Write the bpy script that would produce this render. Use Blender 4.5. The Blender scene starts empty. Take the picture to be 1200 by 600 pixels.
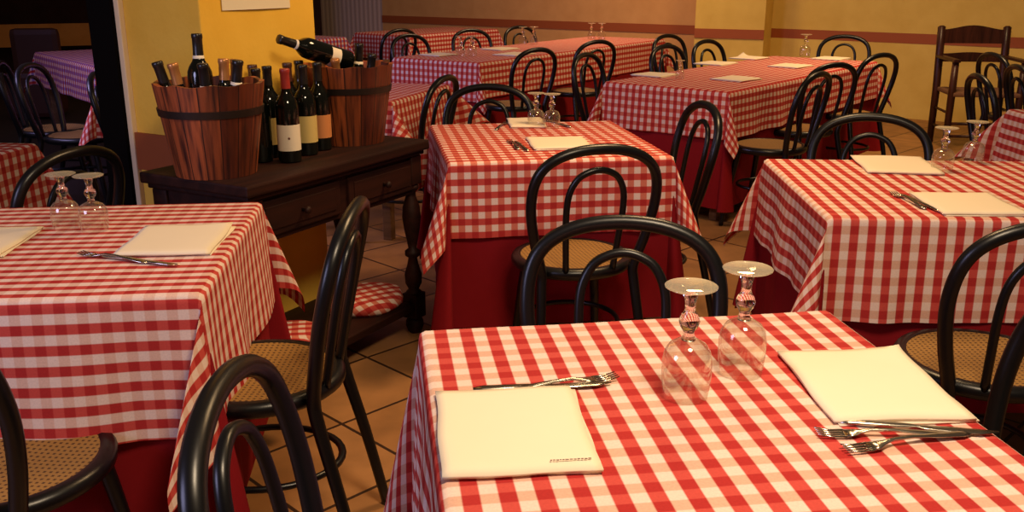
import bpy, bmesh, math, random
from mathutils import Vector, Matrix
R = math.radians
random.seed(7)
scene = bpy.context.scene
C = scene.collection

# ------------------------------------------------------------------ materials
def new_mat(name):
    m = bpy.data.materials.new(name); m.use_nodes = True
    nt = m.node_tree
    return m, nt, nt.nodes['Principled BSDF']
def N(nt, t, **k):
    n = nt.nodes.new(t)
    for a, v in k.items(): setattr(n, a, v)
    return n
def math_node(nt, op, a, b=None, c=None):
    n = N(nt, 'ShaderNodeMath', operation=op)
    for i, v in enumerate((a, b, c)):
        if v is None: continue
        if isinstance(v, (int, float)): n.inputs[i].default_value = v
        else: nt.links.new(v, n.inputs[i])
    return n.outputs[0]
def mixc(nt, f, a, b):
    n = N(nt, 'ShaderNodeMix', data_type='RGBA')
    if isinstance(f, (int, float)): n.inputs[0].default_value = f
    else: nt.links.new(f, n.inputs[0])
    for i, v in ((6, a), (7, b)):
        if isinstance(v, tuple): n.inputs[i].default_value = (*v, 1)
        else: nt.links.new(v, n.inputs[i])
    return n.outputs[2]
def bump(nt, p, h, strength, dist=0.002):
    b = N(nt, 'ShaderNodeBump'); b.inputs['Strength'].default_value = strength; b.inputs['Distance'].default_value = dist
    nt.links.new(h, b.inputs['Height']); nt.links.new(b.outputs[0], p.inputs['Normal'])
def plain(name, col, rough=.5, metal=0., noise=.0, scale=20., spec=.5, coat=0.):
    m, nt, p = new_mat(name)
    p.inputs['Roughness'].default_value = rough; p.inputs['Metallic'].default_value = metal
    p.inputs['Specular IOR Level'].default_value = spec; p.inputs['Coat Weight'].default_value = coat
    tc = N(nt, 'ShaderNodeTexCoord'); nz = N(nt, 'ShaderNodeTexNoise')
    nz.inputs['Scale'].default_value = scale; nz.inputs['Detail'].default_value = 4
    nt.links.new(tc.outputs['Object'], nz.inputs['Vector'])
    f = math_node(nt, 'MULTIPLY_ADD', nz.outputs['Fac'], 2 * noise, .5 - noise)
    lo = tuple(max(0, c * (1 - noise * 1.2)) for c in col); hi = tuple(min(1, c * (1 + noise * 1.2)) for c in col)
    nt.links.new(mixc(nt, f, lo, hi), p.inputs['Base Color'])
    return m
def gingham(name, weak, period=.045, strong_axis=0):
    m, nt, p = new_mat(name)
    p.inputs['Roughness'].default_value = .85; p.inputs['Specular IOR Level'].default_value = .15
    uv = N(nt, 'ShaderNodeUVMap'); sp = N(nt, 'ShaderNodeSeparateXYZ')
    nt.links.new(uv.outputs[0], sp.inputs[0])
    def stripe(o):
        f = math_node(nt, 'FRACT', math_node(nt, 'DIVIDE', o, period))
        d = math_node(nt, 'ABSOLUTE', math_node(nt, 'SUBTRACT', f, .5))
        n = N(nt, 'ShaderNodeMapRange'); nt.links.new(d, n.inputs[0])
        n.inputs[1].default_value = .225; n.inputs[2].default_value = .275; n.inputs[3].default_value = 1; n.inputs[4].default_value = 0
        return n.outputs[0]
    s, w = stripe(sp.outputs[strong_axis]), stripe(sp.outputs[1 - strong_axis])
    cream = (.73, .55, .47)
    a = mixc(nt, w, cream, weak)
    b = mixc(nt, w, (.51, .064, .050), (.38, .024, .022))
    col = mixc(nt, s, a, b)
    nz = N(nt, 'ShaderNodeTexNoise'); nz.inputs['Scale'].default_value = 260; nz.inputs['Detail'].default_value = 2
    nt.links.new(uv.outputs[0], nz.inputs['Vector'])
    v = N(nt, 'ShaderNodeHueSaturation'); nt.links.new(col, v.inputs['Color'])
    nt.links.new(math_node(nt, 'MULTIPLY_ADD', nz.outputs['Fac'], .3, .85), v.inputs['Value'])
    nt.links.new(v.outputs[0], p.inputs['Base Color'])
    bump(nt, p, nz.outputs['Fac'], .25, .001)
    return m
def wood(name, dark, light, scale=6., axis='Z', rough=.4, planks=0.):
    m, nt, p = new_mat(name)
    p.inputs['Roughness'].default_value = rough; p.inputs['Specular IOR Level'].default_value = .25
    tc = N(nt, 'ShaderNodeTexCoord'); mp = N(nt, 'ShaderNodeMapping')
    s = [scale * 3] * 3; s['XYZ'.index(axis)] = scale * .25
    mp.inputs['Scale'].default_value = s
    nt.links.new(tc.outputs['Object'], mp.inputs[0])
    nz = N(nt, 'ShaderNodeTexNoise'); nz.inputs['Scale'].default_value = 1.6; nz.inputs['Detail'].default_value = 6; nz.inputs['Distortion'].default_value = .8
    nt.links.new(mp.outputs[0], nz.inputs['Vector'])
    r = N(nt, 'ShaderNodeMapRange'); nt.links.new(nz.outputs['Fac'], r.inputs[0]); r.inputs[1].default_value = .3; r.inputs[2].default_value = .7
    nt.links.new(mixc(nt, r.outputs[0], dark, light), p.inputs['Base Color'])
    bump(nt, p, nz.outputs['Fac'], .2, .002)
    return m
def stave_wood(name, n):
    # staves told apart by the angle around the tub
    m, nt, p = new_mat(name); p.inputs['Roughness'].default_value = .42
    tc = N(nt, 'ShaderNodeTexCoord'); sp = N(nt, 'ShaderNodeSeparateXYZ'); nt.links.new(tc.outputs['Object'], sp.inputs[0])
    ang = math_node(nt, 'MULTIPLY', math_node(nt, 'ARCTAN2', sp.outputs[1], sp.outputs[0]), n / (2 * math.pi))
    cell = math_node(nt, 'FLOOR', ang); fr = math_node(nt, 'FRACT', ang)
    wn = N(nt, 'ShaderNodeTexWhiteNoise', noise_dimensions='1D'); nt.links.new(cell, wn.inputs['W'])
    cb = N(nt, 'ShaderNodeCombineXYZ'); nt.links.new(math_node(nt, 'MULTIPLY', ang, 3.5), cb.inputs[0]); nt.links.new(math_node(nt, 'MULTIPLY', sp.outputs[2], 5), cb.inputs[1]); nt.links.new(cell, cb.inputs[2])
    nz = N(nt, 'ShaderNodeTexNoise'); nz.inputs['Scale'].default_value = 1.; nz.inputs['Detail'].default_value = 5; nt.links.new(cb.outputs[0], nz.inputs['Vector'])
    nzr = N(nt, 'ShaderNodeMapRange'); nt.links.new(nz.outputs['Fac'], nzr.inputs[0]); nzr.inputs[1].default_value = .42; nzr.inputs[2].default_value = .68
    a = mixc(nt, wn.outputs[0], (.075, .012, .005), (.56, .135, .036))
    b = mixc(nt, nzr.outputs[0], a, (.030, .006, .004))
    gap = math_node(nt, 'LESS_THAN', math_node(nt, 'ABSOLUTE', math_node(nt, 'SUBTRACT', fr, .5)), .47)
    nt.links.new(mixc(nt, gap, (.012, .004, .003), b), p.inputs['Base Color'])
    bump(nt, p, gap, .6, .003)
    return m
def plaster(name, a, b):
    m, nt, p = new_mat(name); p.inputs['Roughness'].default_value = .9; p.inputs['Specular IOR Level'].default_value = .1
    tc = N(nt, 'ShaderNodeTexCoord'); nz = N(nt, 'ShaderNodeTexNoise'); nz.inputs['Scale'].default_value = 5; nz.inputs['Detail'].default_value = 8
    nt.links.new(tc.outputs['Object'], nz.inputs['Vector'])
    r = N(nt, 'ShaderNodeMapRange'); nt.links.new(nz.outputs['Fac'], r.inputs[0]); r.inputs[1].default_value = .3; r.inputs[2].default_value = .7
    nt.links.new(mixc(nt, r.outputs[0], a, b), p.inputs['Base Color'])
    n2 = N(nt, 'ShaderNodeTexNoise'); n2.inputs['Scale'].default_value = 60; nt.links.new(tc.outputs['Object'], n2.inputs['Vector'])
    bump(nt, p, n2.outputs['Fac'], .25, .004)
    return m
def tiles(name):
    m, nt, p = new_mat(name); p.inputs['Roughness'].default_value = .45
    tc = N(nt, 'ShaderNodeTexCoord'); mp = N(nt, 'ShaderNodeMapping')
    mp.inputs['Rotation'].default_value = (0, 0, R(45)); 
    nt.links.new(tc.outputs['Object'], mp.inputs[0])
    br = N(nt, 'ShaderNodeTexBrick'); br.offset = 0; br.squash = 1
    for k, v in (('Color1', (.30, .135, .045)), ('Color2', (.36, .17, .062)), ('Mortar', (.035, .014, .006))): br.inputs[k].default_value = (*v, 1)
    br.inputs['Scale'].default_value = 1; br.inputs['Mortar Size'].default_value = .006
    br.inputs['Brick Width'].default_value = .38; br.inputs['Row Height'].default_value = .38
    nt.links.new(mp.outputs[0], br.inputs['Vector'])
    nz = N(nt, 'ShaderNodeTexNoise'); nz.inputs['Scale'].default_value = 7; nz.inputs['Detail'].default_value = 6; nt.links.new(tc.outputs['Object'], nz.inputs['Vector'])
    v = N(nt, 'ShaderNodeHueSaturation'); nt.links.new(br.outputs['Color'], v.inputs['Color'])
    nt.links.new(math_node(nt, 'MULTIPLY_ADD', nz.outputs['Fac'], .9, .55), v.inputs['Value'])
    nt.links.new(v.outputs[0], p.inputs['Base Color'])
    return m, mp
def cane(name):
    m, nt, p = new_mat(name); p.inputs['Roughness'].default_value = .55
    tc = N(nt, 'ShaderNodeTexCoord'); sp = N(nt, 'ShaderNodeSeparateXYZ'); nt.links.new(tc.outputs['Object'], sp.inputs[0])
    def st(o):
        f = math_node(nt, 'FRACT', math_node(nt, 'DIVIDE', o, .0135))
        return math_node(nt, 'LESS_THAN', math_node(nt, 'ABSOLUTE', math_node(nt, 'SUBTRACT', f, .5)), .22)
    hole = math_node(nt, 'MULTIPLY', st(sp.outputs[0]), st(sp.outputs[1]))
    nt.links.new(mixc(nt, hole, (.30, .155, .036), (.07, .032, .009)), p.inputs['Base Color'])
    bump(nt, p, hole, .4, -.002)
    return m
def glass(name, col=(1, 1, 1), rough=.02):
    m, nt, p = new_mat(name)
    p.inputs['Base Color'].default_value = (*col, 1); p.inputs['Roughness'].default_value = rough
    p.inputs['Transmission Weight'].default_value = 1; p.inputs['IOR'].default_value = 1.45
    return m
def slats(name):
    m, nt, p = new_mat(name); p.inputs['Roughness'].default_value = .6
    tc = N(nt, 'ShaderNodeTexCoord'); sp = N(nt, 'ShaderNodeSeparateXYZ'); nt.links.new(tc.outputs['Object'], sp.inputs[0])
    f = math_node(nt, 'FRACT', math_node(nt, 'DIVIDE', sp.outputs[0], .085))
    d = math_node(nt, 'ABSOLUTE', math_node(nt, 'SUBTRACT', f, .5))
    nt.links.new(mixc(nt, math_node(nt, 'MULTIPLY', d, 2), (.75, .60, .54), (.46, .34, .30)), p.inputs['Base Color'])
    bump(nt, p, d, .8, .01)
    return m

M = {}
M['ging'] = gingham('red and cream check, strong one way', (.63, .37, .27), .0455, 0)
M['ging_x'] = gingham('red and cream check, strong across', (.66, .42, .33), .043, 1)
M['ging_even'] = gingham('red and cream check, even', (.58, .16, .105), .046, 1)
M['ging_violet_lit'] = gingham('faded violet check', (.30, .20, .42), .046, 0)
M['red'] = plain('dark red cloth', (.22, .008, .012), .9, noise=.15, scale=30, spec=.1)
M['black'] = plain('black lacquered bentwood', (.004, .004, .005), .33, spec=.4)
M['cane'] = cane('woven cane')
M['napkin'] = plain('cream napkin', (.80, .68, .50), .9, noise=.07, scale=25, spec=.1)
M['steel'] = plain('stainless steel', (.55, .50, .42), .22, 1.)
def thin_glass(name, pale_sheen=.02):
    m, nt, p = new_mat(name); out = nt.nodes['Material Output']; nt.nodes.remove(p)
    lw = N(nt, 'ShaderNodeLayerWeight'); lw.inputs['Blend'].default_value = .32
    tr = N(nt, 'ShaderNodeBsdfTransparent'); tr.inputs[0].default_value = (.93, .92, .88, 1)
    gl = N(nt, 'ShaderNodeBsdfGlossy'); gl.inputs['Roughness'].default_value = .06; gl.inputs['Color'].default_value = (.95, .9, .8, 1)
    df = N(nt, 'ShaderNodeBsdfDiffuse'); df.inputs['Color'].default_value = (.75, .66, .5, 1)
    m1 = N(nt, 'ShaderNodeMixShader'); nt.links.new(math_node(nt, 'MULTIPLY_ADD', lw.outputs['Facing'], .55, .05), m1.inputs[0])
    nt.links.new(tr.outputs[0], m1.inputs[1]); nt.links.new(gl.outputs[0], m1.inputs[2])
    m2 = N(nt, 'ShaderNodeMixShader'); nt.links.new(math_node(nt, 'MULTIPLY_ADD', math_node(nt, 'POWER', lw.outputs['Facing'], 3), .35, pale_sheen), m2.inputs[0])  # cream diffuse stands in for light caught by the glass
    nt.links.new(m1.outputs[0], m2.inputs[1]); nt.links.new(df.outputs[0], m2.inputs[2]); nt.links.new(m2.outputs[0], out.inputs['Surface'])
    return m
M['glass'] = glass('clear glass stem'); M['thin_glass'] = thin_glass('thin clear glass'); M['foot_glass'] = thin_glass('foot glass with painted sheen', .16)  # foot gets more cream diffuse, a painted brightness
M['bottle'] = plain('black green bottle glass', (.003, .004, .003), .10, coat=.2)
M['cap_black'] = plain('black foil', (.012, .010, .010), .3)
M['cap_red'] = plain('red foil', (.32, .03, .025), .35)
M['cap_copper'] = plain('copper foil', (.55, .24, .08), .35, .5)
M['cap_brown'] = plain('brown foil', (.07, .025, .015), .35)
M['lab_white'] = plain('white paper label', (.80, .70, .56), .7, noise=.06, scale=60)
M['lab_yellow'] = plain('yellowed paper label', (.62, .46, .16), .7, noise=.08, scale=60)
M['lab_orange'] = plain('orange paper label', (.58, .22, .07), .7, noise=.08, scale=60)
M['ink'] = plain('brown ink', (.16, .07, .06), .8)
M['stave'] = stave_wood('stained tub staves', 17)
M['hoop'] = plain('dark iron hoop', (.02, .014, .012), .45, .4)
M['dark_wood'] = wood('dark stained oak', (.009, .002, .0012), (.032, .0075, .004), 5, 'X', .6)
M['chair_wood'] = wood('mahogany stained wood', (.018, .006, .004), (.06, .018, .010), 6, 'Z', .35)
M['rush'] = plain('worn brown seat', (.16, .07, .035), .8, noise=.2, scale=40)
M['table_wood'] = wood('plain table wood', (.10, .05, .02), (.2, .1, .045), 5, 'X', .6)
M['wall_far'] = plaster('ochre orange plaster', (.62, .33, .12), (.70, .39, .15))
M['wall_right'] = plaster('ochre yellow plaster', (.66, .45, .10), (.74, .53, .13))
M['pillar'] = plaster('bright yellow plaster', (.80, .46, .055), (.88, .54, .08))
M['stripe'] = plain('brick red painted band', (.33, .075, .014), .7, noise=.08)
M['room_shade'] = plaster('brown plaster darkened as room shade', (.022, .010, .008), (.035, .015, .012))  # brown taken darker so the side room reads as dim
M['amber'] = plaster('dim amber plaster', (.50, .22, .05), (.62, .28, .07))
M['sofa'] = plain('dark red leather', (.05, .012, .010), .5)
M['paper'] = plain('white paper', (.80, .70, .52), .8, noise=.03)
M['edge_light'] = plain('pale painted edge light', (.80, .62, .38), .7)  # lighter colour stands for the catch-light on the plaster edge
M['floor'], _mp = tiles('terracotta tiles laid diagonally')
M['floor_shade'] = plain('floor darkened as room shade', (.018, .009, .007), .6, noise=.2, scale=8)  # near-black colour stands for shade on the side room floor
M['door'] = slats('grey slatted door')
M['jamb'] = plain('black painted wood', (.004, .003, .003), .9, spec=.05)

# ------------------------------------------------------------------ mesh helpers
def link(name, bm, mat, parent=None, smooth=True):
    me = bpy.data.meshes.new(name)
    bmesh.ops.recalc_face_normals(bm, faces=bm.faces)
    bm.to_mesh(me); bm.free()
    me.materials.append(mat)
    if smooth:
        for p in me.polygons: p.use_smooth = True
    o = bpy.data.objects.new(name, me); C.objects.link(o)
    if parent: o.parent = parent
    return o
def sharp(o, ang=35):
    me = o.data
    b = bmesh.new(); b.from_mesh(me)
    for e in b.edges:
        if len(e.link_faces) == 2 and e.calc_face_angle(0) > R(ang): e.smooth = False
    b.to_mesh(me); b.free()
    return o
def empty(name, loc=(0, 0, 0), rz=0.):
    o = bpy.data.objects.new(name, None); C.objects.link(o)
    o.location = loc; o.rotation_euler = (0, 0, rz); o.empty_display_size = .1
    return o
def tag(o, label=None, cat=None, group=None, kind=None):
    if label: o['label'] = label
    if cat: o['category'] = cat
    if group: o['group'] = group
    if kind: o['kind'] = kind
    return o
def copy_tree(o, parent=None):
    c = o.copy(); C.objects.link(c); c.parent = parent
    for ch in list(o.children): copy_tree(ch, c)
    return c
def box(bm, c, s, rz=0., bev=0., mat=None):
    r = bmesh.ops.create_cube(bm, size=1)
    vs = r['verts']
    Mx = Matrix.Translation(c) @ Matrix.Rotation(rz, 4, 'Z') @ Matrix.Diagonal((*s, 1))
    if mat is not None: Mx = mat @ Mx
    bmesh.ops.transform(bm, matrix=Mx, verts=vs)
    if bev:
        es = {e for v in vs for e in v.link_edges}
        bmesh.ops.bevel(bm, geom=list(es), offset=bev, segments=2, affect='EDGES', profile=.6)
def tube(bm, pts, rad, n=10, cap=True):
    pts = [Vector(p) for p in pts]
    if not isinstance(rad, (list, tuple)): rad = [rad] * len(pts)
    t0 = (pts[1] - pts[0]).normalized()
    up = Vector((0, 1, 0)) if abs(t0.y) < .9 else Vector((1, 0, 0))
    nrm = (up - t0 * up.dot(t0)).normalized()
    rings = []
    for i, p in enumerate(pts):
        a = pts[max(i - 1, 0)]; b = pts[min(i + 1, len(pts) - 1)]
        t = (b - a).normalized()
        nrm = (nrm - t * nrm.dot(t)).normalized(); bi = t.cross(nrm)
        rings.append([bm.verts.new(p + (nrm * math.cos(2 * math.pi * k / n) + bi * math.sin(2 * math.pi * k / n)) * rad[i]) for k in range(n)])
    for i in range(len(rings) - 1):
        for k in range(n):
            bm.faces.new((rings[i][k], rings[i][(k + 1) % n], rings[i + 1][(k + 1) % n], rings[i + 1][k]))
    if cap:
        bm.faces.new(rings[0][::-1]); bm.faces.new(rings[-1])
def smooth_path(ctrl, per=5):
    pts = [Vector(p) for p in ctrl]; out = []
    P = [pts[0] * 2 - pts[1]] + pts + [pts[-1] * 2 - pts[-2]]
    for i in range(1, len(P) - 2):
        a, b, c, d = P[i - 1:i + 3]
        for k in range(per):
            t = k / per
            out.append(.5 * ((2 * b) + (c - a) * t + (2 * a - 5 * b + 4 * c - d) * t * t + (3 * b - a - 3 * c + d) * t ** 3))
    out.append(pts[-1]); return out
def lathe(bm, prof, n=24, mat=None, closed=False):
    rings = []
    for r, z in prof:
        if r < 1e-6: ring = [bm.verts.new((0, 0, z))]
        else: ring = [bm.verts.new((r * math.cos(2 * math.pi * k / n), r * math.sin(2 * math.pi * k / n), z)) for k in range(n)]
        rings.append(ring)
    prs = list(zip(rings, rings[1:]))
    if closed: prs.append((rings[-1], rings[0]))
    for a, b in prs:
        for k in range(n):
            k2 = (k + 1) % n
            if len(a) == 1 and len(b) == 1: continue
            if len(a) == 1: bm.faces.new((a[0], b[k], b[k2]))
            elif len(b) == 1: bm.faces.new((a[k], b[0], a[k2]))
            else: bm.faces.new((a[k], b[k], b[k2], a[k2]))
    if mat is not None: bmesh.ops.transform(bm, matrix=mat, verts=[v for r in rings for v in r])
def ring_bm(rad, tube_r, z, n=32, flat=1.):
    bm = bmesh.new()
    prof = [(rad + tube_r * math.cos(a), z + tube_r * flat * math.sin(a)) for a in [2 * math.pi * i / 10 for i in range(10)]]
    lathe(bm, prof, n, closed=True)
    return bm

# ------------------------------------------------------------------ setting
S = 'structure'
bm = bmesh.new(); box(bm, (1.5, 5.5, -.05), (13, 17, .1)); tag(link('floor', bm, M['floor'], smooth=False), 'brown terracotta floor tiles laid diagonally', kind=S)
bm = bmesh.new(); box(bm, (0, 0, .004), (6.5, 8.5, .008)); o = link('trim_1', bm, M['floor_shade'], smooth=False)  # thin sheet over the tiles, carries the painted shade
o.location = (-4.62, 7.35, 0); o.rotation_euler.z = 0; tag(o, 'floor of the side room, darkened as shade', kind=S)

WR = R(-37.2)                                           # the far wall runs from left-far to right-near
def wall_box(name, p0, p1, z0, z1, thick, mat, label, push=0.):
    p0, p1 = Vector((*p0, 0)), Vector((*p1, 0)); d = p1 - p0; L = d.length; d.normalize()
    nrm = Vector((-d.y, d.x, 0))                        # away from the camera for left-to-right walls
    bm = bmesh.new(); box(bm, (L / 2, thick / 2 - push, (z0 + z1) / 2), (L, thick, z1 - z0))
    o = link(name, bm, mat, smooth=False); o.location = p0; o.rotation_euler.z = math.atan2(d.y, d.x)
    return tag(o, label, kind=S)
pa, pb, pc, pd = (-1.80, 13.46), (2.09, 10.72), (2.78, 10.17), (6.4, 7.2)
wall_box('wall_back', pa, pb, 0, 3.2, .15, M['wall_far'], 'ochre plaster back wall')
wall_box('wall_right', pb, pd, 0, 3.2, .15, M['wall_right'], 'yellow plaster back wall to the right of the pilaster')
wall_box('trim_2', pa, pb, .72, .815, .012, M['stripe'], 'brick red painted band on the back wall', .012)
wall_box('trim_3', (2.67, 10.26), pd, .72, .815, .012, M['stripe'], 'brick red painted band right of the pilaster', .012)
wall_box('wall_pilaster', (1.93, 10.18), (2.58, 9.86), 0, 3.2, .62, M['wall_right'], 'shallow pilaster on the back wall')
wall_box('trim_4', (1.93, 10.18), (2.58, 9.86), .72, .815, .012, M['stripe'], 'brick red painted band across the pilaster', .012)
d1 = wall_box('door_1', (-3.4, 14.6), pa, 0, 3.2, .08, M['door'], 'grey slatted door at the left end of the back wall')
# side room behind the opening
wall_box('wall_left', (-9, 10.6), (-2.6, 13.2), 0, 3.2, .15, M['room_shade'], 'brown back wall of the side room, darkened as shade')
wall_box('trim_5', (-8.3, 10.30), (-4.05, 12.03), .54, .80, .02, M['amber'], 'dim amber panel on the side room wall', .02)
# pillar
PC = Vector((-1.002, 3.105)); ux = Vector((.488, .873)); uy = Vector((-.873, .488))
bm = bmesh.new(); box(bm, (.276, .18, 1.6), (.552, .36, 3.2), bev=.006)
o = link('wall_pillar', bm, M['pillar'], smooth=False); o.location = (PC.x, PC.y, 0); o.rotation_euler.z = math.atan2(ux.y, ux.x); tag(o, 'yellow plaster pillar behind the sideboard', kind=S)
RZ = math.atan2(ux.y, ux.x)
bm = bmesh.new(); box(bm, (-.006, .18, .765), (.012, .372, .13)); o = link('trim_6', bm, M['stripe'], smooth=False)
o.location = (PC.x, PC.y, 0); o.rotation_euler.z = RZ; tag(o, 'brick red painted band on the left face of the pillar', kind=S)
bm = bmesh.new(); box(bm, (-.003, .372, 1.6), (.030, .024, 3.2), bev=.004); o = link('trim_7', bm, M['edge_light'], smooth=False)
o.location = (PC.x, PC.y, 0); o.rotation_euler.z = RZ; tag(o, 'pale strip painted as the light on the pillar edge', kind=S)
bm = bmesh.new(); box(bm, (.02, .445, 1.6), (.10, .12, 3.2)); o = link('trim_8', bm, M['jamb'], smooth=False)
o.location = (PC.x, PC.y, 0); o.rotation_euler.z = RZ; tag(o, 'black opening jamb left of the pillar', kind=S)
# paper notice
bm = bmesh.new()
nx, nz_ = 10, 8
g = [[bm.verts.new((.095 + .325 * i / nx, -.004 - .004 * math.sin(3 * i / nx) * (1 - j / nz_), 1.246 + .42 * j / nz_)) for j in range(nz_ + 1)] for i in range(nx + 1)]
for i in range(nx):
    for j in range(nz_): bm.faces.new((g[i][j], g[i + 1][j], g[i + 1][j + 1], g[i][j + 1]))
o = link('paper_notice', bm, M['paper']); o.location = (PC.x, PC.y, 0); o.rotation_euler.z = RZ
tag(o, 'white paper notice fixed on the yellow pillar above the tubs', 'notice')

# ------------------------------------------------------------------ tables and cloths
def cloth(name, cx, cy, ax, ay, rz, over, z, mat, A=28., seed=1, hem=0., step=.013, r=.012, ripple=.010, lean=.05, square=False, mix=1., bias={}):
    """over = (left, right, front, back) drop lengths past the table edge"""
    rnd = random.Random(seed)
    oL, oR, oF, oB = over
    def axis(a0, a1):
        n = max(2, round((a1 - a0) / step)); return [a0 + (a1 - a0) * i / n for i in range(n + 1)]
    def edges(h, o0, o1):
        return axis(-h - o0, -h)[:-1] + axis(-h, -h + .03)[:-1] + axis(-h + .03, h - .03)[:-1] + axis(h - .03, h)[:-1] + axis(h, h + o1)
    us, vs = edges(ax, oL, oR), edges(ay, oF, oB)
    ph = [rnd.uniform(0, 6.28) for _ in range(16)]; fr = [rnd.uniform(7, 16) for _ in range(16)]
    B = R(A) / 2; AA = R(A)
    def rip(side, t, drop):
        k = side * 3
        s = math.sin(fr[k] * t + ph[k]) + .6 * math.sin(fr[k + 1] * 1.7 * t + ph[k + 1]) + .3 * math.sin(fr[k + 2] * 3 * t + ph[k + 2])
        return s
    bm = bmesh.new(); uvl = bm.loops.layers.uv.new('UVMap'); grid = []; uvs = {}
    for u in us:
        col = []
        for v in vs:
            s, t = max(0, abs(u) - ax), max(0, abs(v) - ay); su, sv = (1 if u > 0 else -1), (1 if v > 0 else -1)
            if s == 0 and t == 0: p = (u, v, .0006 * math.sin(19 * u + ph[0]) * math.sin(23 * v + ph[1]))
            else:
                corner = s > 0 and t > 0
                rho = math.hypot(s, t)
                if square and corner: rho = rho * (1 - mix) + mix * max(s, t)
                th = math.atan2(t, s)
                a = min(rho / r, math.pi / 2); out = r * math.sin(a); top = r * (1 - math.cos(a)); rest = max(0, rho - r * math.pi / 2)
                cs, sn = math.cos(th), math.sin(th)
                hx, hy = lean * cs, lean * sn
                if corner:
                    k3 = bias.get((su, sv), (0, 0, 1)); al, be = AA * k3[2] * math.sin(2 * th), B * k3[2] * math.sin(4 * th)
                    hx += su * k3[0] * math.sin(2 * th) ** 2; hy += sv * k3[1] * math.sin(2 * th) ** 2
                    hx += (al - be) / math.sqrt(2); hy += (al + be) / math.sqrt(2)
                    dx, dy = out * cs + rest * hx, out * sn + rest * hy
                else:
                    side = (0 if u < 0 else 1) if s > 0 else (2 if v < 0 else 3)
                    tt = v if s > 0 else u; hh = ay if s > 0 else ax
                    w = ripple * rip(side, tt, rest) * (rest / .27) * (1 - abs(tt / hh) ** 6)
                    w = max(w, -lean * rest * .8)
                    dx, dy = (out + rest * hx + w) * (s > 0), (out + rest * hy + w) * (t > 0)
                dz = math.sqrt(max(.05, 1 - hx * hx - hy * hy))
                bx = min(abs(u), ax) * su if abs(u) <= ax else ax * su
                by = min(abs(v), ay) * sv if abs(v) <= ay else ay * sv
                p = (bx + su * dx, by + sv * dy, -top - rest * dz)
            vt = bm.verts.new(p); uvs[vt] = (u + .0113, v + .0113); col.append(vt)
        grid.append(col)
    for i in range(len(us) - 1):
        for j in range(len(vs) - 1):
            f = bm.faces.new((grid[i][j], grid[i + 1][j], grid[i + 1][j + 1], grid[i][j + 1]))
            for l in f.loops: l[uvl].uv = uvs[l.vert]
    o = link(name, bm, mat); o.location = (cx, cy, z); o.rotation_euler.z = rz
    return o
def table(cx, cy, ax, ay, rz, label, legs=True):
    t = empty('dining_table', (cx, cy, 0), rz); tag(t, label, 'table')
    bm = bmesh.new(); box(bm, (0, 0, .725), (2 * ax - .004, 2 * ay - .004, .03), bev=.004); link('tabletop', bm, M['table_wood'], t, False)
    bm = bmesh.new()
    for sx in (-1, 1): box(bm, (sx * (ax - .07), 0, .67), (.02, 2 * ay - .14, .08))
    for sy in (-1, 1): box(bm, (0, sy * (ay - .07), .67), (2 * ax - .14, .02, .08))
    link('apron', bm, M['table_wood'], t, False)
    for sx in (-1, 1):
        for sy in (-1, 1):
            bm = bmesh.new(); box(bm, (sx * (ax - .07), sy * (ay - .07), .355), (.05, .05, .71), bev=.005); link('leg', bm, M['table_wood'], t, False)
    return t
ZC = .7475
def dressed(cx, cy, ax, ay, deg, over, mat, tl, cl, ul=None, uover=(.64,) * 4, A=20., seed=1, step=.013, lean=.05, ripple=.010, uA=9., ustep=.02, ulean=.0, bias={}):
    rz = R(deg)
    table(cx, cy, ax, ay, rz, tl)
    if ul:
        o = cloth('undercloth', cx, cy, ax, ay, rz, uover, .7425, M['red'], uA, seed + 50, r=.008, step=ustep, ripple=.005, lean=ulean, square=True)
        tag(o, ul, 'tablecloth', 'dark red undercloths')
    o = cloth('tablecloth', cx, cy, ax + .004, ay + .004, rz, over, ZC + .001, mat, A, seed, step=step, lean=lean, ripple=ripple, bias=bias)
    tag(o, cl, 'tablecloth', 'red checked tablecloths')

# T1 front
dressed(.276, 1.224, .375, .40, 8, (.38, .27, .27, .42), M['ging'], 'dining table under the checked cloth nearest the front',
        'red and cream checked tablecloth on the nearest table, with the brightest napkins', seed=1, step=.011, A=11, lean=.06)
# T2 middle
dressed(.11, 3.62, .385, .415, 9, (.29, .28, .27, .25), M['ging_even'], 'dining table under the checked cloth in the middle, behind the front table',
        'checked tablecloth on the middle table, beside the right end of the sideboard', 'dark red undercloth of the middle table, pooling near its left corner', (.62, .60, .60, .58), seed=2, A=20)
# T3 left
dressed(-1.073, 2.13, .40, .39, 6, (.27, .30, .32, .27), M['ging_x'], 'dining table under the striped-looking checked cloth at the left front',
        'checked tablecloth on the left front table, before the sideboard', 'dark red undercloth of the left front table', (.6, .6, .62, .6), seed=3, A=17, bias={(1, -1): (-.34, -.26, .8)})
# R2 right
dressed(1.365, 2.775, .50, .40, -3, (.28, .28, .29, .27), M['ging'], 'dining table under the checked cloth at the right side',
        'checked tablecloth on the right table, behind the front table', 'dark red undercloth of the right table', (.58, .58, .55, .55), seed=4, A=20)
# T4 far long
dressed(.294, 8.43, 1.55, .40, 56, (.29, .27, .27, .27), M['ging_even'], 'long dining table under checked cloth at the back, left of centre',
        'checked cloth on the long table at the back, violet at its near end', 'dark red undercloth of the long back table', (.66,) * 4, seed=5, step=.024, ustep=.035)
# TB back right
dressed(1.615, 6.325, 1.18, .395, 51, (.27, .27, .27, .27), M['ging_even'], 'long dining table under checked cloth at the back right, before the pilaster',
        'checked cloth on the long back right table, before the pilaster', 'dark red undercloth of the long back right table', (.66,) * 4, seed=6, step=.022, ustep=.035)
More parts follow.
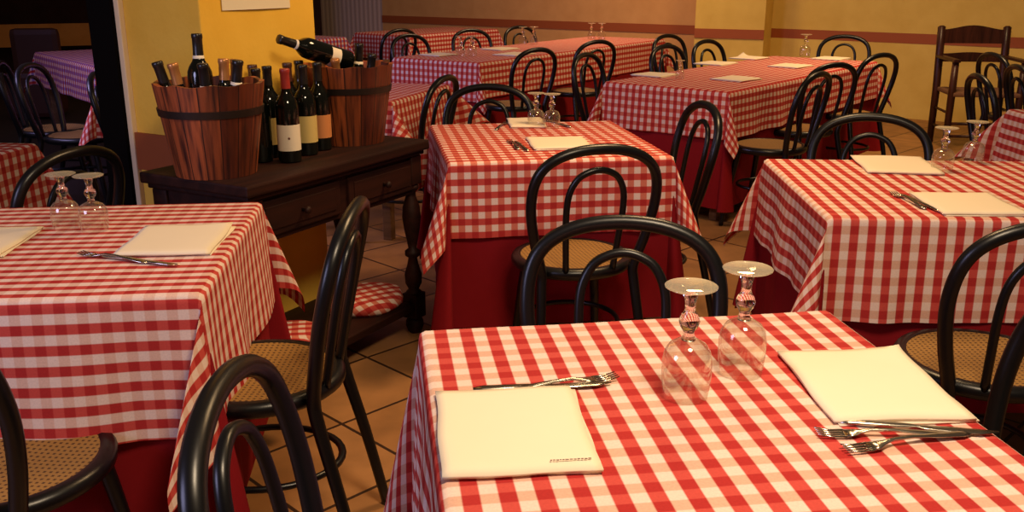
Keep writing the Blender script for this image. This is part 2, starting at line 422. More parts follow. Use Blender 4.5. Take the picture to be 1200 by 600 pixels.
# T5, T6, T7, TL, TR, PU, PN
dressed(-.95, 10.95, .75, .40, 53, (.27,) * 4, M['ging_even'], 'farthest dining table, beside the back wall at the left', 'dim checked tablecloth on the farthest table by the back wall', seed=7, step=.03)
dressed(-.855, 5.24, .38, .38, -18, (.28, .36, .28, .27), M['ging_even'], 'dining table half hidden behind the second tub and the pillar', 'orange-lit checked tablecloth peeking out behind the second tub', seed=8, A=36, step=.015, lean=.12)
dressed(-2.35, 9.6, .55, .40, 53, (.27,) * 4, M['ging_violet_lit'], 'dining table in the dim gap right of the pillar', 'dim violet checked tablecloth in the gap right of the pillar', seed=9, step=.03)
dressed(-2.26, 3.17, .40, .40, -8, (.27, .27, .27, .27), M['ging_even'], 'dining table cut off by the left edge, behind the left front table', 'orange-lit checked tablecloth at the left edge, behind the left front glasses', seed=10, step=.015)
dressed(2.76, 4.05, .40, .40, 0, (.30, .27, .27, .27), M['ging'], 'dining table cut off by the right edge, behind the right table', 'checked tablecloth corner at the right edge, below the armchair', seed=11, step=.015, A=32, lean=.1)
dressed(-2.85, 7.2, 1.2, .40, -51, (.27,) * 4, M['ging_violet_lit'], 'long dining table in the dim side room', 'violet-lit checked tablecloth in the dim side room', seed=12, step=.025)
dressed(-1.93, 5.62, .36, .38, 0, (.27,) * 4, M['ging_even'], 'dining table behind the black opening jamb', 'red checked tablecloth seen through the chair by the black opening jamb', seed=13, step=.02)

# ------------------------------------------------------------------ bentwood chairs
def make_chair(label):
    t = empty('bentwood_chair'); tag(t, label, 'chair', 'black bentwood chairs')
    # seat frame ring with caned panel
    bm = bmesh.new()
    lathe(bm, [(.165, .448), (.168, .432), (.190, .428), (.202, .438), (.204, .452), (.198, .463), (.180, .467), (.165, .461)], 40, closed=True)
    seat = link('seat', bm, M['black'], t)
    bm = bmesh.new(); lathe(bm, [(0, .456), (.06, .457), (.12, .460), (.172, .464)], 40); link('cane_panel', bm, M['cane'], seat)
    prof = [(.155, -.165, .46), (.18, -.18, .55), (.197, -.195, .63), (.203, -.208, .69), (.198, -.222, .75), (.178, -.233, .797), (.138, -.242, .831), (.076, -.248, .853), (0, -.251, .860)]
    leg = [(.178, -.262, 0), (.170, -.215, .22), (.157, -.172, .40)]
    right = leg + prof
    ctrl = [(-a, b, c) for a, b, c in right] + right[-2::-1]
    bm = bmesh.new(); pts = smooth_path(ctrl, 4)
    tube(bm, pts, [.0135 + .003 * min(1, p.z / .45) for p in pts], 10); link('back_frame', bm, M['black'], t)
    inner = [(.078, -.176, .455), (.086, -.195, .56), (.092, -.212, .65), (.088, -.226, .72), (.066, -.236, .767), (.034, -.241, .788), (0, -.243, .795)]
    ctrl = [(-a, b, c) for a, b, c in inner] + inner[-2::-1]
    bm = bmesh.new(); tube(bm, smooth_path(ctrl, 4), .0105, 9); link('inner_hoop', bm, M['black'], t)
    for s in (-1, 1):
        bm = bmesh.new(); pts = smooth_path([(s * .118, .118, .445), (s * .135, .140, .30), (s * .150, .165, .12), (s * .158, .18, 0)], 4)
        tube(bm, pts, [.0175 - .0055 * i / (len(pts) - 1) for i in range(len(pts))], 10); link('leg', bm, M['black'], t)
    bm = ring_bm(.163, .0085, 0, 36)
    for v in bm.verts: v.co.y = v.co.y * (1.14 if v.co.y < 0 else .98); v.co.x *= .96; v.co.z += .235
    link('stretcher_ring', bm, M['black'], t)
    return t
chairs = [
 # x, y, rot, label
 (.20, 3.02, 15, 'black bentwood chair with cane seat pulled up to the near side of the middle table'),
 (.212, 1.665, 174, 'black bentwood chair at the far side of the front table, behind its two glasses'),
 (1.15, 2.13, 0, 'black bentwood chair with cane seat at the near side of the right table'),
 (1.245, 3.2, 162, 'black bentwood chair at the far side of the right table, behind its glasses'),
 (.53, 3.72, 100, 'black bentwood chair at the right side of the middle table'),
 (1.42, 5.14, 50, 'black chair with cane seat showing, nearest on the right of the back right table'),
 (1.75, 5.72, 28, 'black bentwood chair, second along the right side of the back right table'),
 (2.26, 6.40, 34, 'black bentwood chair, farthest along the right side of the back right table'),
 (2.72, 7.86, 160, 'black bentwood chair at the far end of the back right table, against the yellow wall'),
 (1.48, 7.98, -140, 'black bentwood chair with two crossing hoops behind it, left side of the back right table'),
 (1.29, 6.79, -136, 'black bentwood chair beside the small glass on the left side of the back right table'),
 (1.69, 7.32, -137, 'black bentwood chair before the pilaster on the left side of the back right table'),
 (.01, 6.83, 42, 'black chair above the middle table glasses, nearest on the right of the long back table'),
 (.52, 7.65, 36, 'black bentwood chair, second along the right side of the long back table'),
 (.686, 6.08, -122, 'black bentwood chair turned edge-on at the left corner of the back right table'),
 (-.138, 4.15, 172, 'black bentwood chair at the far side of the middle table, left of its glasses'),
 (-.57, 4.87, 72, 'narrow-looking black bentwood chair before the violet end of the long back table'),
 (-.71, 8.04, -135, 'black bentwood chair at the left side of the long back table, nearest to the tub'),
 (-.26, 8.79, -149, 'black bentwood chair behind the upturned glasses on the left of the long back table'),
 (.227, 9.37, -140, 'black chair at the left of the long back table, nearest to the back wall'),
 (-.12, 1.09, -89, 'black chair left of the front table, its hoop cut by the bottom edge'),
 (-.60, 2.05, 89, 'black chair seen edge-on right of the left front table, its cane seat showing'),
 (-.98, 1.62, -10, 'black bentwood chair with cane seat at the near side of the left front table'),
 (2.63, 4.83, -97, 'black bentwood chair seen edge-on before the wooden armchair'),
 (3.38, 6.25, -88, 'black bentwood chair right in front of the wooden armchair seat'),
 (3.10, 5.35, -97, 'black bentwood chair cut off by the right edge, right of the wooden armchair'),
 (-1.52, 2.81, 70, 'black bentwood chair at the right side of the table on the left edge'),
 (-2.53, 5.48, -89, 'black bentwood chair in the dim side room, before the violet cloth'),
 (-1.93, 5.00, -80, 'black bentwood chair beside the black opening jamb'),
 (-2.79, 5.71, -72, 'black bentwood chair at the left edge of the dim side room'),
 (-1.22, 9.2, 45, 'black bentwood chair in the dim gap above the second tub'),
 (.70, 1.36, 92, 'black chair at the right side of the front table, mostly out of frame'),
]
proto = make_chair(chairs[0][3])
for i, (x, y, r, lab) in enumerate(chairs):
    o = proto if i == 0 else copy_tree(proto)
    o.location = (x, y, 0); o.rotation_euler.z = R(r); o['label'] = lab

# ------------------------------------------------------------------ tableware
ZT = ZC + .0022
def make_glass():
    # stands upside down: rim at z=0, foot on top
    t = empty('wine_glass')
    bm = bmesh.new(); lathe(bm, [(.0305, 0), (.0328, .012), (.0345, .030), (.0345, .045), (.0320, .057), (.0260, .066), (.0160, .0715), (.007, .074)], 32)
    link('bowl', bm, M['thin_glass'], t)
    bm = bmesh.new(); lathe(bm, [(0, .071), (.010, .0725), (.0082, .078), (.0075, .083), (.0122, .089), (.0145, .096), (.0122, .103), (.0075, .109), (.0072, .117), (.009, .125), (.011, .131), (0, .132)], 20)
    link('stem', bm, M['glass'], t)
    bm = bmesh.new(); lathe(bm, [(.008, .131), (.020, .1345), (.033, .1375), (.0355, .1385), (.0360, .1395), (.0350, .1402), (0, .1390)], 36)
    link('foot', bm, M['foot_glass'], t)
    return t
glasses = [
 (.262, 1.30, 'upturned clear goblet on the front table, left and nearer of the pair', 1.08),
 (.365, 1.385, 'upturned clear goblet on the front table, right and farther of the pair', 1.08),
 (-1.115, 2.275, 'upturned clear goblet on the left front table, left of the pair', 1.0),
 (-1.037, 2.255, 'upturned clear goblet on the left front table, right of the pair', 1.0),
 (1.395, 3.0, 'upturned clear goblet on the right table, left of the pair', 1.0),
 (1.555, 3.13, 'upturned clear goblet on the right table, right of the pair', 1.0),
 (.10, 3.92, 'upturned goblet on the middle table, left of the pair', 1.0),
 (.165, 3.89, 'upturned goblet on the middle table, right of the pair', 1.0),
 (1.02, 5.78, 'small clear glass near the front corner of the back right table', .8),
 (2.27, 7.42, 'tall glass standing near the far end of the back right table', 1.2),
 (-.40, 7.45, 'upturned goblet near the violet end of the long back table, left of two', 1.1),
 (-.31, 7.45, 'upturned goblet near the violet end of the long back table, right of two', 1.1),
 (.10, 8.75, 'upturned goblet halfway along the long back table, left of two', 1.1),
 (.20, 8.78, 'upturned goblet halfway along the long back table, right of two', 1.1),
 (.78, 9.45, 'upturned goblet at the far end of the long back table, left of two', 1.1),
 (.88, 9.45, 'upturned goblet at the far end of the long back table, right of two', 1.1),
 (-3.02, 7.1, 'clear goblet on the violet table in the side room, leftmost of three', 1.2),
 (-2.72, 6.75, 'clear goblet on the violet table in the side room, middle of three', 1.2),
 (-2.62, 6.65, 'clear goblet on the violet table in the side room, rightmost of three', 1.2),
]
gp = make_glass()
for i, (x, y, lab, s) in enumerate(glasses):
    o = gp if i == 0 else copy_tree(gp)
    o.location = (x, y, ZT); o.scale = (s, s, s * (1.16 if i < 2 else 1.0)); o.rotation_euler.z = i * .7
    tag(o, lab, 'glass', 'upturned wine glasses')

def make_napkin(name, w, d, curl=0., seed=1, thick=.007, skew=0.):
    rnd = random.Random(seed); bm = bmesh.new(); n, m_ = 16, 14
    def zz(i, j):
        u, v = i / n, j / m_
        return thick + .0012 * math.sin(5 * u + seed) * math.sin(4 * v + 2 * seed) + curl * max(0, v - .72) ** 2 * max(0, u - .55) * 30 + .004 * max(0, .12 - abs(u - .5 - .5)) * 8 * curl
    top, bot = [], []
    for i in range(n + 1):
        a, b = [], []
        for j in range(m_ + 1):
            u, v = i / n, j / m_
            x = (u - .5) * w + skew * (v - .5) + .0015 * math.sin(9 * v + seed); y = (v - .5) * d + .0015 * math.sin(8 * u + 2 * seed)
            e = min(u, 1 - u, v, 1 - v)
            k = 1 if e > .001 else .55
            a.append(bm.verts.new((x, y, zz(i, j) * k))); b.append(bm.verts.new((x, y, 0 if curl == 0 else max(0, zz(i, j) - thick - .001))))
        top.append(a); bot.append(b)
    for i in range(n):
        for j in range(m_):
            bm.faces.new((top[i][j], top[i + 1][j], top[i + 1][j + 1], top[i][j + 1]))
            bm.faces.new((bot[i][j + 1], bot[i + 1][j + 1], bot[i + 1][j], bot[i][j]))
    for i in range(n):
        bm.faces.new((bot[i][0], bot[i + 1][0], top[i + 1][0], top[i][0])); bm.faces.new((top[i][m_], top[i + 1][m_], bot[i + 1][m_], bot[i][m_]))
    for j in range(m_):
        bm.faces.new((top[0][j], top[0][j + 1], bot[0][j + 1], bot[0][j])); bm.faces.new((bot[n][j], bot[n][j + 1], top[n][j + 1], top[n][j]))
    # folded-under second layer edges
    return link(name, bm, M['napkin'])
naps = [
 # x, y, w, d, deg, label
 (0, 1.183, .205, .255, 6, 'bright cream folded napkin at the left of the front table', .0),
 (.552, 1.335, .205, .255, 2, 'bright cream folded napkin at the right of the front table', .012),
 (-.80, 2.155, .215, .255, 4, 'cream folded napkin at the right of the left front table, by the fork', .010),
 (-1.27, 2.14, .215, .245, 4, 'cream folded napkin cut off at the left edge', .0),
 (1.275, 3.08, .235, .29, -8, 'cream folded napkin on the far side of the right table', .0),
 (1.255, 2.525, .225, .25, -2, 'cream folded napkin on the near side of the right table', .0),
 (.06, 4.0, .15, .25, 4, 'cream folded napkin at the far side of the middle table', .0),
 (.175, 3.50, .22, .25, 6, 'cream folded napkin at the near side of the middle table', .0),
 (1.36, 5.76, .24, .22, 45, 'folded napkin nearest on the right half of the back right table', .0),
 (.90, 6.0, .22, .22, 50, 'folded napkin beside the small glass on the back right table', .0),
 (1.93, 6.6, .26, .22, 48, 'folded napkin halfway along the right half of the back right table', .0),
 (1.45, 6.8, .26, .22, 50, 'folded napkin halfway along the left half of the back right table', .0),
 (1.80, 7.25, .24, .22, 50, 'folded napkin raised at a corner near the pilaster', .03),
 (2.40, 7.2, .24, .22, 50, 'folded napkin at the far right corner of the back right table', .0),
 (-.58, 7.55, .22, .22, 50, 'folded napkin at the violet end of the long back table', .0),
 (-.10, 8.15, .26, .22, 50, 'folded napkin on the left half of the long back table', .0),
 (.02, 7.6, .30, .22, 56, 'folded napkin on the near right half of the long back table', .0),
]
for i, (x, y, w, d, a, lab, curl) in enumerate(naps):
    o = make_napkin('napkin', w, d, curl, i + 1); o.location = (x, y, ZT + .0035)
    lo = make_napkin('lower_fold', w * .995, d * .985, 0, i + 5, thick=.0035); lo.parent = o
    lo.location = (.004, -.005 if i % 2 else .004, -.0035); lo.rotation_euler.z = R(1.6 if i % 2 else -1.4); o.rotation_euler.z = R(a)
    tag(o, lab, 'napkin', 'folded cream napkins')
    if i == 0:
        bm = bmesh.new(); rnd = random.Random(3)
        x0 = .038
        while x0 < .088:
            L = rnd.uniform(.002, .0045); box(bm, (x0 + L / 2, -.108 + .0006 * rnd.random(), .0088), (L, .0022, .0004)); x0 += L + .0012
        link('printed_mark', bm, M['ink'], o, False)

def strip_mesh(bm, rows):
    """rows: list of (centre xyz, half width, half thickness) lofted as rounded rectangles"""
    rings = []
    for (x, y, z), hw, ht in rows:
        rings.append([bm.verts.new((x + dx * hw, y, z + dz * ht)) for dx, dz in ((-1, 0), (-.6, 1), (.6, 1), (1, 0), (.6, -1), (-.6, -1))])
    for a, b in zip(rings, rings[1:]):
        for k in range(6): bm.faces.new((a[k], a[(k + 1) % 6], b[(k + 1) % 6], b[k]))
    bm.faces.new(rings[0][::-1]); bm.faces.new(rings[-1])
def make_fork():
    bm = bmesh.new()
    strip_mesh(bm, [((0, -.100, .003), .005, .0015), ((0, -.085, .004), .0095, .0016), ((0, -.05, .006), .007, .0018), ((0, -.01, .009), .0035, .002), ((0, .02, .009), .003, .0022), ((0, .035, .006), .006, .0018), ((0, .045, .004), .0115, .0014), ((0, .057, .003), .0125, .0012)])
    for k in (-1.5, -.5, .5, 1.5):
        strip_mesh(bm, [((k * .0066, .055, .003), .0024, .0012), ((k * .0066, .075, .0025), .0022, .0011), ((k * .0062, .095, .0065), .0011, .0008)])
    return link('fork', bm, M['steel'])
def make_knife():
    bm = bmesh.new()
    strip_mesh(bm, [((0, -.105, .003), .005, .002), ((0, -.09, .004), .0085, .003), ((0, -.02, .004), .0075, .003), ((0, 0, .004), .004, .0025), ((0, .012, .004), .0075, .0012), ((.001, .05, .004), .0095, .001), ((.001, .085, .004), .0085, .0009), ((-.003, .11, .004), .002, .0006)])
    return link('knife', bm, M['steel'])
F0, K0 = make_fork(), make_knife()
cut = [
 ('f', .075, 1.335, -72, 'steel fork along the far edge of the left napkin on the front table'),
 ('k', .045, 1.325, -84, 'steel knife along the far edge of the left napkin on the front table'),
 ('f', .515, 1.170, 88, 'steel fork by the right napkin on the front table, the one nearer that napkin'),
 ('k', .565, 1.19, -100, 'steel knife tucked at the near edge of the right napkin on the front table'),
 ('f', .535, 1.148, 104, 'steel fork by the right napkin on the front table, the one farther from it'),
 ('f', -.895, 2.012, 68, 'steel fork at the near edge of the right napkin on the left front table'),
 ('k', -.83, 1.992, -110, 'steel knife beside the fork on the left front table'),
 ('k', -1.25, 2.0, -84, 'steel knife at the near edge of the napkin cut off at the left edge'),
 ('f', 1.112, 2.57, 4, 'steel fork left of the near napkin on the right table'),
 ('k', 1.135, 2.54, 6, 'steel knife left of the near napkin on the right table'),
 ('f', .005, 3.47, 10, 'steel fork left of the near napkin on the middle table'),
 ('k', .035, 3.44, 12, 'steel knife left of the near napkin on the middle table'),
 ('f', -.045, 3.92, -12, 'steel fork left of the far napkin on the middle table'),
 ('k', .20, 3.98, 24, 'steel knife right of the far napkin on the middle table'),
]
uf = uk = 0
for t, x, y, a, lab in cut:
    src = F0 if t == 'f' else K0; first = (uf == 0) if t == 'f' else (uk == 0)
    o = src if first else src.copy()
    if not first: C.objects.link(o)
    if t == 'f': uf += 1
    else: uk += 1
    o.location = (x, y, ZT); o.rotation_euler.z = R(a)
    tag(o, lab, 'fork' if t == 'f' else 'knife', 'cutlery on the tables')

# ------------------------------------------------------------------ sideboard
SZ = .765
sb = empty('sideboard', (-.743, 3.208, 0), RZ); tag(sb, 'dark carved wooden sideboard with turned legs carrying the wine tubs', 'sideboard')
HL, HD = .475, .23
bm = bmesh.new(); box(bm, (0, 0, SZ - .018), (2 * HL, 2 * HD, .036), bev=.007); link('top', bm, M['dark_wood'], sb, False)
bm = bmesh.new(); box(bm, (0, 0, SZ - .044), (2 * HL - .03, 2 * HD - .03, .018), bev=.006)
box(bm, (0, HD - .045, SZ - .125), (2 * HL - .09, .022, .15)); 
for sx in (-1, 1): box(bm, (sx * (HL - .045), 0, SZ - .125), (.022, 2 * HD - .10, .15))
box(bm, (0, -HD + .050, SZ - .125), (2 * HL - .09, .022, .15)); link('apron', bm, M['dark_wood'], sb, False)
for sx in (-1, 1):
    bm = bmesh.new(); box(bm, (sx * .215, -HD + .036, SZ - .125), (.385, .016, .115), bev=.005); box(bm, (sx * .215, -HD + .028, SZ - .125), (.33, .006, .075), bev=.002)
    dr = link('drawer', bm, M['dark_wood'], sb, False)
    bm = bmesh.new(); lathe(bm, [(0, 0), (.007, 0), (.006, .012), (.012, .018), (.013, .025), (.008, .031), (0, .032)], 14, Matrix.Translation((sx * .215, -HD + .026, SZ - .125)) @ Matrix.Rotation(R(90), 4, 'X')); link('knob', bm, M['dark_wood'], dr)
for sx in (-1, 1):
    for sy in (-1, 1):
        bm = bmesh.new(); cx, cy = sx * (HL - .055), sy * (HD - .055)
        box(bm, (cx, cy, .655), (.062, .062, .11), bev=.004); box(bm, (cx, cy, .115), (.066, .066, .10), bev=.004)
        lathe(bm, [(.018, .60), (.030, .595), (.030, .58), (.018, .57), (.020, .55), (.033, .51), (.036, .47), (.030, .42), (.020, .37), (.016, .345), (.030, .335), (.030, .318), (.017, .308), (.022, .28), (.034, .24), (.032, .205), (.020, .18), (.030, .17), (.030, .16)], 18, Matrix.Translation((cx, cy, 0)))
        lathe(bm, [(0, .07), (.022, .07), (.034, .05), (.036, .03), (.028, .008), (.022, 0), (0, 0)], 18, Matrix.Translation((cx, cy, 0)))
        link('leg', bm, M['dark_wood'], sb)
        sharp(sb.children[-1])
bm = bmesh.new(); box(bm, (0, 0, .115), (2 * HL - .06, 2 * HD - .06, .03), bev=.005); link('lower_shelf', bm, M['dark_wood'], sb, False)
def on_sb(lx, ly, z=0.): v = PCs + ux * lx + uy * ly; return (v.x, v.y, z)
PCs = Vector((-.743, 3.208))
# folded checked cloths on the lower shelf
def cushion(name, r, h, mat, label):
    bm = bmesh.new(); uvl = bm.loops.layers.uv.new('UVMap')
    prof = [(0, 0), (r * .9, 0), (r * .99, h * .25), (r, h * .5), (r * .95, h * .85), (r * .82, h), (r * .45, h * 1.06), (0, h * 1.04)]
    lathe(bm, prof, 28)
    for v in bm.verts:
        a = math.atan2(v.co.y, v.co.x); k = 1 + .05 * math.sin(3 * a) + .02 * math.sin(7 * a); v.co.x *= k; v.co.y *= k * .85
    for f in bm.faces:
        for l in f.loops: l[uvl].uv = (l.vert.co.x + l.vert.co.z * .7, l.vert.co.y + l.vert.co.z * .7)
    return tag(link(name, bm, mat), label, 'cushion', 'checked seat cushions under the sideboard')
o = cushion('seat_cushion', .165, .055, M['ging_even'], 'round red checked cushion lying on the lower shelf of the sideboard'); o.location = on_sb(.275, -.04, .1305); o.rotation_euler.z = .6
o = cushion('seat_cushion', .13, .05, M['ging_even'], 'dim red checked cushion at the left on the lower shelf of the sideboard'); o.location = on_sb(-.16, -.04, .1305); o.rotation_euler.z = .2

# ------------------------------------------------------------------ tubs
def make_tub(label, x, y):
    t = empty('wooden_tub', (x, y, SZ + .0005)); tag(t, label, 'tub', 'wooden wine tubs')
    rb, rt, h, w = .122, .165, .282, .014
    bm = bmesh.new(); lathe(bm, [(0, .0), (rb, 0), (rb + (rt - rb) * .5, h * .5), (rt, h), (rt - w, h), (rb - w + (rt - rb) * .1, h * .12), (0, h * .12)], 76)
    for v in bm.verts:                                  # slightly uneven stave tops
        if v.co.z > h * .98: v.co.z += .003 * math.sin(9 * math.atan2(v.co.y, v.co.x))
    sharp(link('staves', bm, M['stave'], t))
    for zf, hh in ((.70, .022),):
        bm = bmesh.new(); z0, z1 = h * zf - hh / 2, h * zf + hh / 2
        ra, rc = rb + (rt - rb) * z0 / h, rb + (rt - rb) * z1 / h
        lathe(bm, [(ra + .0005, z0), (ra + .005, z0), (rc + .005, z1), (rc + .0005, z1)], 48, closed=True); sharp(link('iron_hoop', bm, M['hoop'], t))
    return t
t1 = make_tub('stained wooden stave tub of bottles at the near left end of the sideboard', -.925, 2.895)
t2 = make_tub('stained wooden stave tub with a bottle lying across it, right end of the sideboard', -.60, 3.475)

# ------------------------------------------------------------------ bottles
def make_bottle(label, cap, lab=None, ring=False, lab_span=(.05, .125), sym=False, white_cap=False):
    t = empty('wine_bottle'); tag(t, label, 'bottle', 'wine bottles on the sideboard')
    bm = bmesh.new()
    lathe(bm, [(0, .006), (.028, .0), (.036, .003), (.0375, .012), (.0375, .175), (.036, .192), (.030, .207), (.020, .222), (.0155, .236), (.0142, .29), (.0160, .292), (.0160, .300), (.0135, .302), (0, .302)], 26)
    sharp(link('glass_body', bm, M['bottle'], t), 50)
    bm = bmesh.new(); lathe(bm, [(.0158, .240), (.0152, .262), (.0150, .288), (.0166, .291), (.0166, .301), (.0150, .3035), (0, .304)], 22); link('foil_capsule', bm, M[cap], t)
    if lab:
        bm = bmesh.new(); n = 22; z0, z1 = lab_span; a0, a1 = R(-95) - R(90), R(95) - R(90)
        ra = [[bm.verts.new((.0379 * math.cos(a0 + (a1 - a0) * k / n), .0379 * math.sin(a0 + (a1 - a0) * k / n), z)) for k in range(n + 1)] for z in (z0, z1)]
        for k in range(n): bm.faces.new((ra[0][k], ra[0][k + 1], ra[1][k + 1], ra[1][k]))
        lo = link('paper_label', bm, M[lab], t)
        if sym:
            bm = bmesh.new(); lathe(bm, [(0, 0), (.004, 0), (.004, .0004), (0, .0005)], 12, Matrix.Translation((0, -.0380, (z0 + z1) / 2)) @ Matrix.Rotation(R(90), 4, 'X')); link('emblem', bm, M['ink'], lo)
    if ring:
        bm = bmesh.new(); lathe(bm, [(.0160, .222), (.0186, .222), (.0162, .239), (.0158, .239)], 22, closed=True); link('neck_band', bm, M['lab_white'], t)
    return t
Z = SZ + .0005
def facing(x, y): return math.atan2(x, -y) if False else math.atan2(-x, y) * 0 + math.atan2(x, y) * -1
for x, y, cap, lab, sp, sym, label in [
 (-.735, 3.075, 'cap_red', 'lab_white', (.040, .125), True, 'wine bottle with white label and red capsule standing between the tubs'),
 (-.815, 3.165, 'cap_black', 'lab_yellow', (.045, .135), False, 'wine bottle with yellowed label and black capsule, left of the white-labelled one'),
 (-.875, 3.21, 'cap_brown', 'lab_orange', (.045, .125), False, 'wine bottle half hidden beside the near tub, with a dull orange label'),
 (-.705, 3.205, 'cap_black', 'lab_yellow', (.045, .135), False, 'wine bottle with yellowed label, right of the red-capsuled one'),
 (-.675, 3.30, 'cap_black', 'lab_orange', (.045, .125), False, 'wine bottle with orange label standing against the far tub'),
 (-.775, 3.285, 'cap_brown', None, (0, 0), False, 'dark wine bottle behind the red-capsuled one'),
 (-.83, 3.078, 'cap_black', None, (0, 0), False, 'dark wine bottle standing close to the right side of the near tub'),
 (-.755, 3.375, 'cap_black', None, (0, 0), False, 'dark wine bottle at the back, behind the right yellow-labelled one'),
]:
    o = make_bottle(label, cap, lab, lab_span=sp, sym=sym); o.location = (x, y, Z); o.rotation_euler.z = -math.atan2(x, y)
def place_neck(o, tip, tilt, az):
    """put the bottle mouth at tip, leaning by tilt towards azimuth az (degrees)"""
    q = Vector((0, 0, 1)).rotation_difference(Vector((math.sin(R(tilt)) * math.cos(R(az)), math.sin(R(tilt)) * math.sin(R(az)), math.cos(R(tilt)))))
    o.rotation_mode = 'QUATERNION'; o.rotation_quaternion = q
    o.location = Vector(tip) - q @ Vector((0, 0, .304))
for tip, tilt, az, cap, ring, label in [
 ((-1.055, 2.835, 1.112), 14, 207, 'cap_black', False, 'black-capsuled bottle neck leaning at the left rim of the near tub'),
 ((-1.015, 2.85, 1.106), 10, 197, 'cap_copper', False, 'copper-capsuled bottle neck at the left of the near tub'),
 ((-.950, 2.90, 1.190), 2, 90, 'cap_black', True, 'tallest bottle rising from the near tub, with black capsule and white neck band'),
 ((-.915, 2.82, 1.108), 6, 262, 'cap_black', True, 'dark bottle in front of the tallest one in the near tub'),
 ((-.868, 2.875, 1.118), 3, 60, 'cap_copper', False, 'copper-capsuled bottle at the right of the near tub, left of two'),
 ((-.846, 2.925, 1.112), 5, 40, 'cap_copper', False, 'copper-capsuled bottle at the right of the near tub, right of two'),
 ((-.818, 2.85, 1.115), 10, -23, 'cap_black', True, 'black-capsuled bottle with a white band at the right rim of the near tub'),
 ((-.795, 3.27, 1.150), 72, 226, 'cap_black', True, 'wine bottle lying aslant across the far tub, neck pointing left'),
 ((-.56, 3.52, 1.118), 5, 0, 'cap_black', True, 'upright dark bottle neck in the middle of the far tub'),
 ((-.505, 3.46, 1.085), 9, -9, 'cap_black', False, 'dark bottle neck at the right of the far tub'),
 ((-.685, 3.39, 1.080), 11, 225, 'cap_copper', False, 'light-capped bottle neck at the left of the far tub'),
 ((-.625, 3.37, 1.076), 10, 257, 'cap_copper', False, 'light-capped bottle neck at the front of the far tub'),
]:
    o = make_bottle(label, cap, 'lab_white' if 'aslant' in label else None, ring, lab_span=(.06, .10)); place_neck(o, tip, tilt, az)

# ------------------------------------------------------------------ wooden armchair by the wall
ac = empty('wooden_armchair', (3.76, 7.66, 0), R(172)); tag(ac, 'dark wooden armchair with ladder back standing against the yellow wall', 'chair')
W2 = .255
bm = bmesh.new(); box(bm, (0, .03, .45), (2 * W2, .44, .035), bev=.012); link('seat', bm, M['rush'], ac, False)
for s in (-1, 1):
    bm = bmesh.new(); tube(bm, [(s * W2, .22, 0), (s * W2, .22, .25), (s * W2, .22, .45), (s * W2, .22, .70)], [.023, .027, .029, .025], 10); link('leg', bm, M['chair_wood'], ac)
    bm = bmesh.new(); tube(bm, [(s * W2, -.20, 0), (s * W2, -.20, .45), (s * W2, -.235, .75), (s * W2, -.262, .945), (s * W2, -.264, .955)], [.026, .030, .031, .031, .018], 10); link('leg', bm, M['chair_wood'], ac)
    bm = bmesh.new(); box(bm, (s * W2, .015, .712), (.055, .49, .026), bev=.008); link('armrest', bm, M['chair_wood'], ac, False)
    bm = bmesh.new(); tube(bm, [(s * W2, .22, .16), (s * W2, -.20, .16)], .011, 8); tube(bm, [(s * W2, .22, .30), (s * W2, -.20, .30)], .011, 8); link('side_stretcher', bm, M['chair_wood'], ac)
bm = bmesh.new(); tube(bm, [(-W2, .22, .22), (W2, .22, .22)], .012, 8); tube(bm, [(-W2, .22, .12), (W2, .22, .12)], .012, 8); link('front_stretcher', bm, M['chair_wood'], ac)
def slat(z, h, arch, y):
    bm = bmesh.new(); n = 16; cols = []
    for i in range(n + 1):
        u = i / n; x = (u - .5) * 2 * W2; top = z + h / 2 + arch * math.sin(math.pi * u) ** 2; bot = z - h / 2; yy = y - .02 * math.sin(math.pi * u)
        cols.append([bm.verts.new((x, yy + dy, zz)) for dy, zz in ((-.009, bot), (.009, bot), (.009, top), (-.009, top))])
    for a, b in zip(cols, cols[1:]):
        for k in range(4): bm.faces.new((a[k], b[k], b[(k + 1) % 4], a[(k + 1) % 4]))
    bm.faces.new(cols[0]); bm.faces.new(cols[-1][::-1])
    sharp(link('back_slat', bm, M['chair_wood'], ac))
slat(.87, .11, .035, -.252); slat(.70, .065, .012, -.232); 

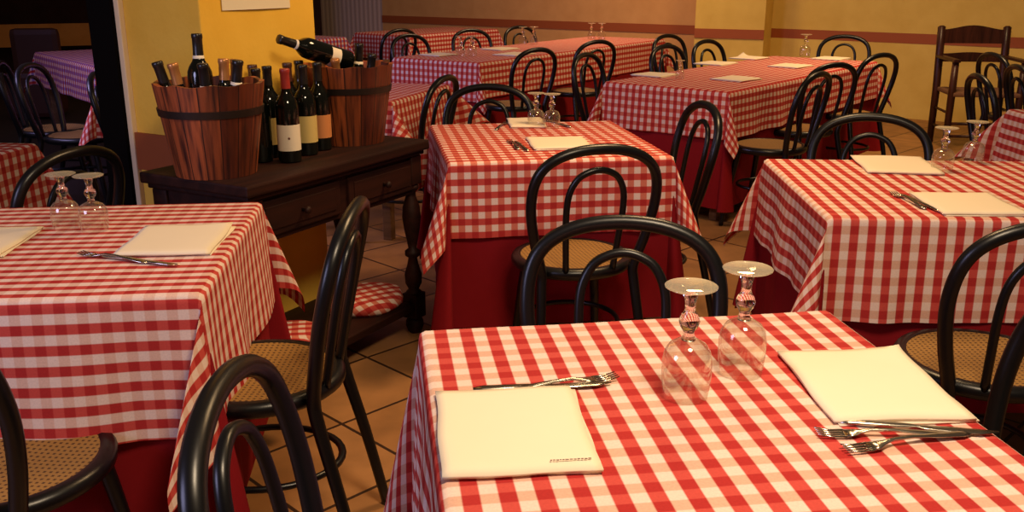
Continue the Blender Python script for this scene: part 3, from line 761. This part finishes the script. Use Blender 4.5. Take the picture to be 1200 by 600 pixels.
# dark bench back in the side room
bs = empty('upholstered_bench', (-4.7, 9.35, 0), R(12)); tag(bs, 'dark red upholstered bench in the dim side room, behind the violet table', 'bench')
bm = bmesh.new(); box(bm, (0, 0, .24), (.46, .5, .44), bev=.05); link('seat', bm, M['sofa'], bs, False)
bm = bmesh.new(); box(bm, (0, .22, .60), (.46, .12, .50), bev=.06); link('backrest', bm, M['sofa'], bs, False)

# ------------------------------------------------------------------ camera, light, world
cam = bpy.data.cameras.new('camera'); cam.sensor_width = 36; cam.lens = 33; cam.clip_start = .05
co = bpy.data.objects.new('camera', cam); C.objects.link(co); co.location = (0, 0, 1.36); co.rotation_euler = (R(90 - 16.7), 0, 0)
scene.camera = co
def area(name, loc, size, power, col, target=None, spread=180):
    l = bpy.data.lights.new(name, 'AREA'); l.shape = 'DISK'; l.size = size; l.energy = power; l.color = col; l.spread = R(spread)
    o = bpy.data.objects.new(name, l); C.objects.link(o); o.location = loc
    if target: o.rotation_euler = (Vector(target) - Vector(loc)).to_track_quat('-Z', 'Y').to_euler()
    return o
WARM = (1, .64, .31)
area('ceiling_lamp_front', (.5, .7, 2.7), .6, 42, (1, .76, .50), (.35, 1.3, .75), 150)
area('ceiling_lamp_middle', (.8, 3.3, 2.8), .7, 34, WARM, (.3, 3.2, .7), 140)
area('ceiling_lamp_right', (2.6, 6.2, 2.9), .8, 56, WARM, (2.4, 7.2, .7), 150)
area('ceiling_lamp_far', (.6, 9.2, 2.9), .8, 38, (1, .64, .34), (.6, 9.8, .7), 150)
area('window_daylight', (-2.6, .2, 1.7), 1.2, 26, (.62, .60, 1), (.3, 3.0, .6), 150)
area('side_window_daylight', (-3.1, 4.6, 1.9), 1.0, 24, (.60, .50, 1), (.2, 7.2, .6), 120)
area('side_room_lamp', (-4.2, 5.6, 2.6), .6, 10, (.50, .42, 1), (-3.0, 7.0, .7), 120)
w = bpy.data.worlds.new('world'); scene.world = w; w.use_nodes = True
bg = w.node_tree.nodes['Background']; bg.inputs[0].default_value = (1, .62, .40, 1); bg.inputs[1].default_value = .07
scene.view_settings.view_transform = 'Standard'; scene.view_settings.look = 'None'
scene.view_settings.exposure = 0; scene.view_settings.gamma = 1
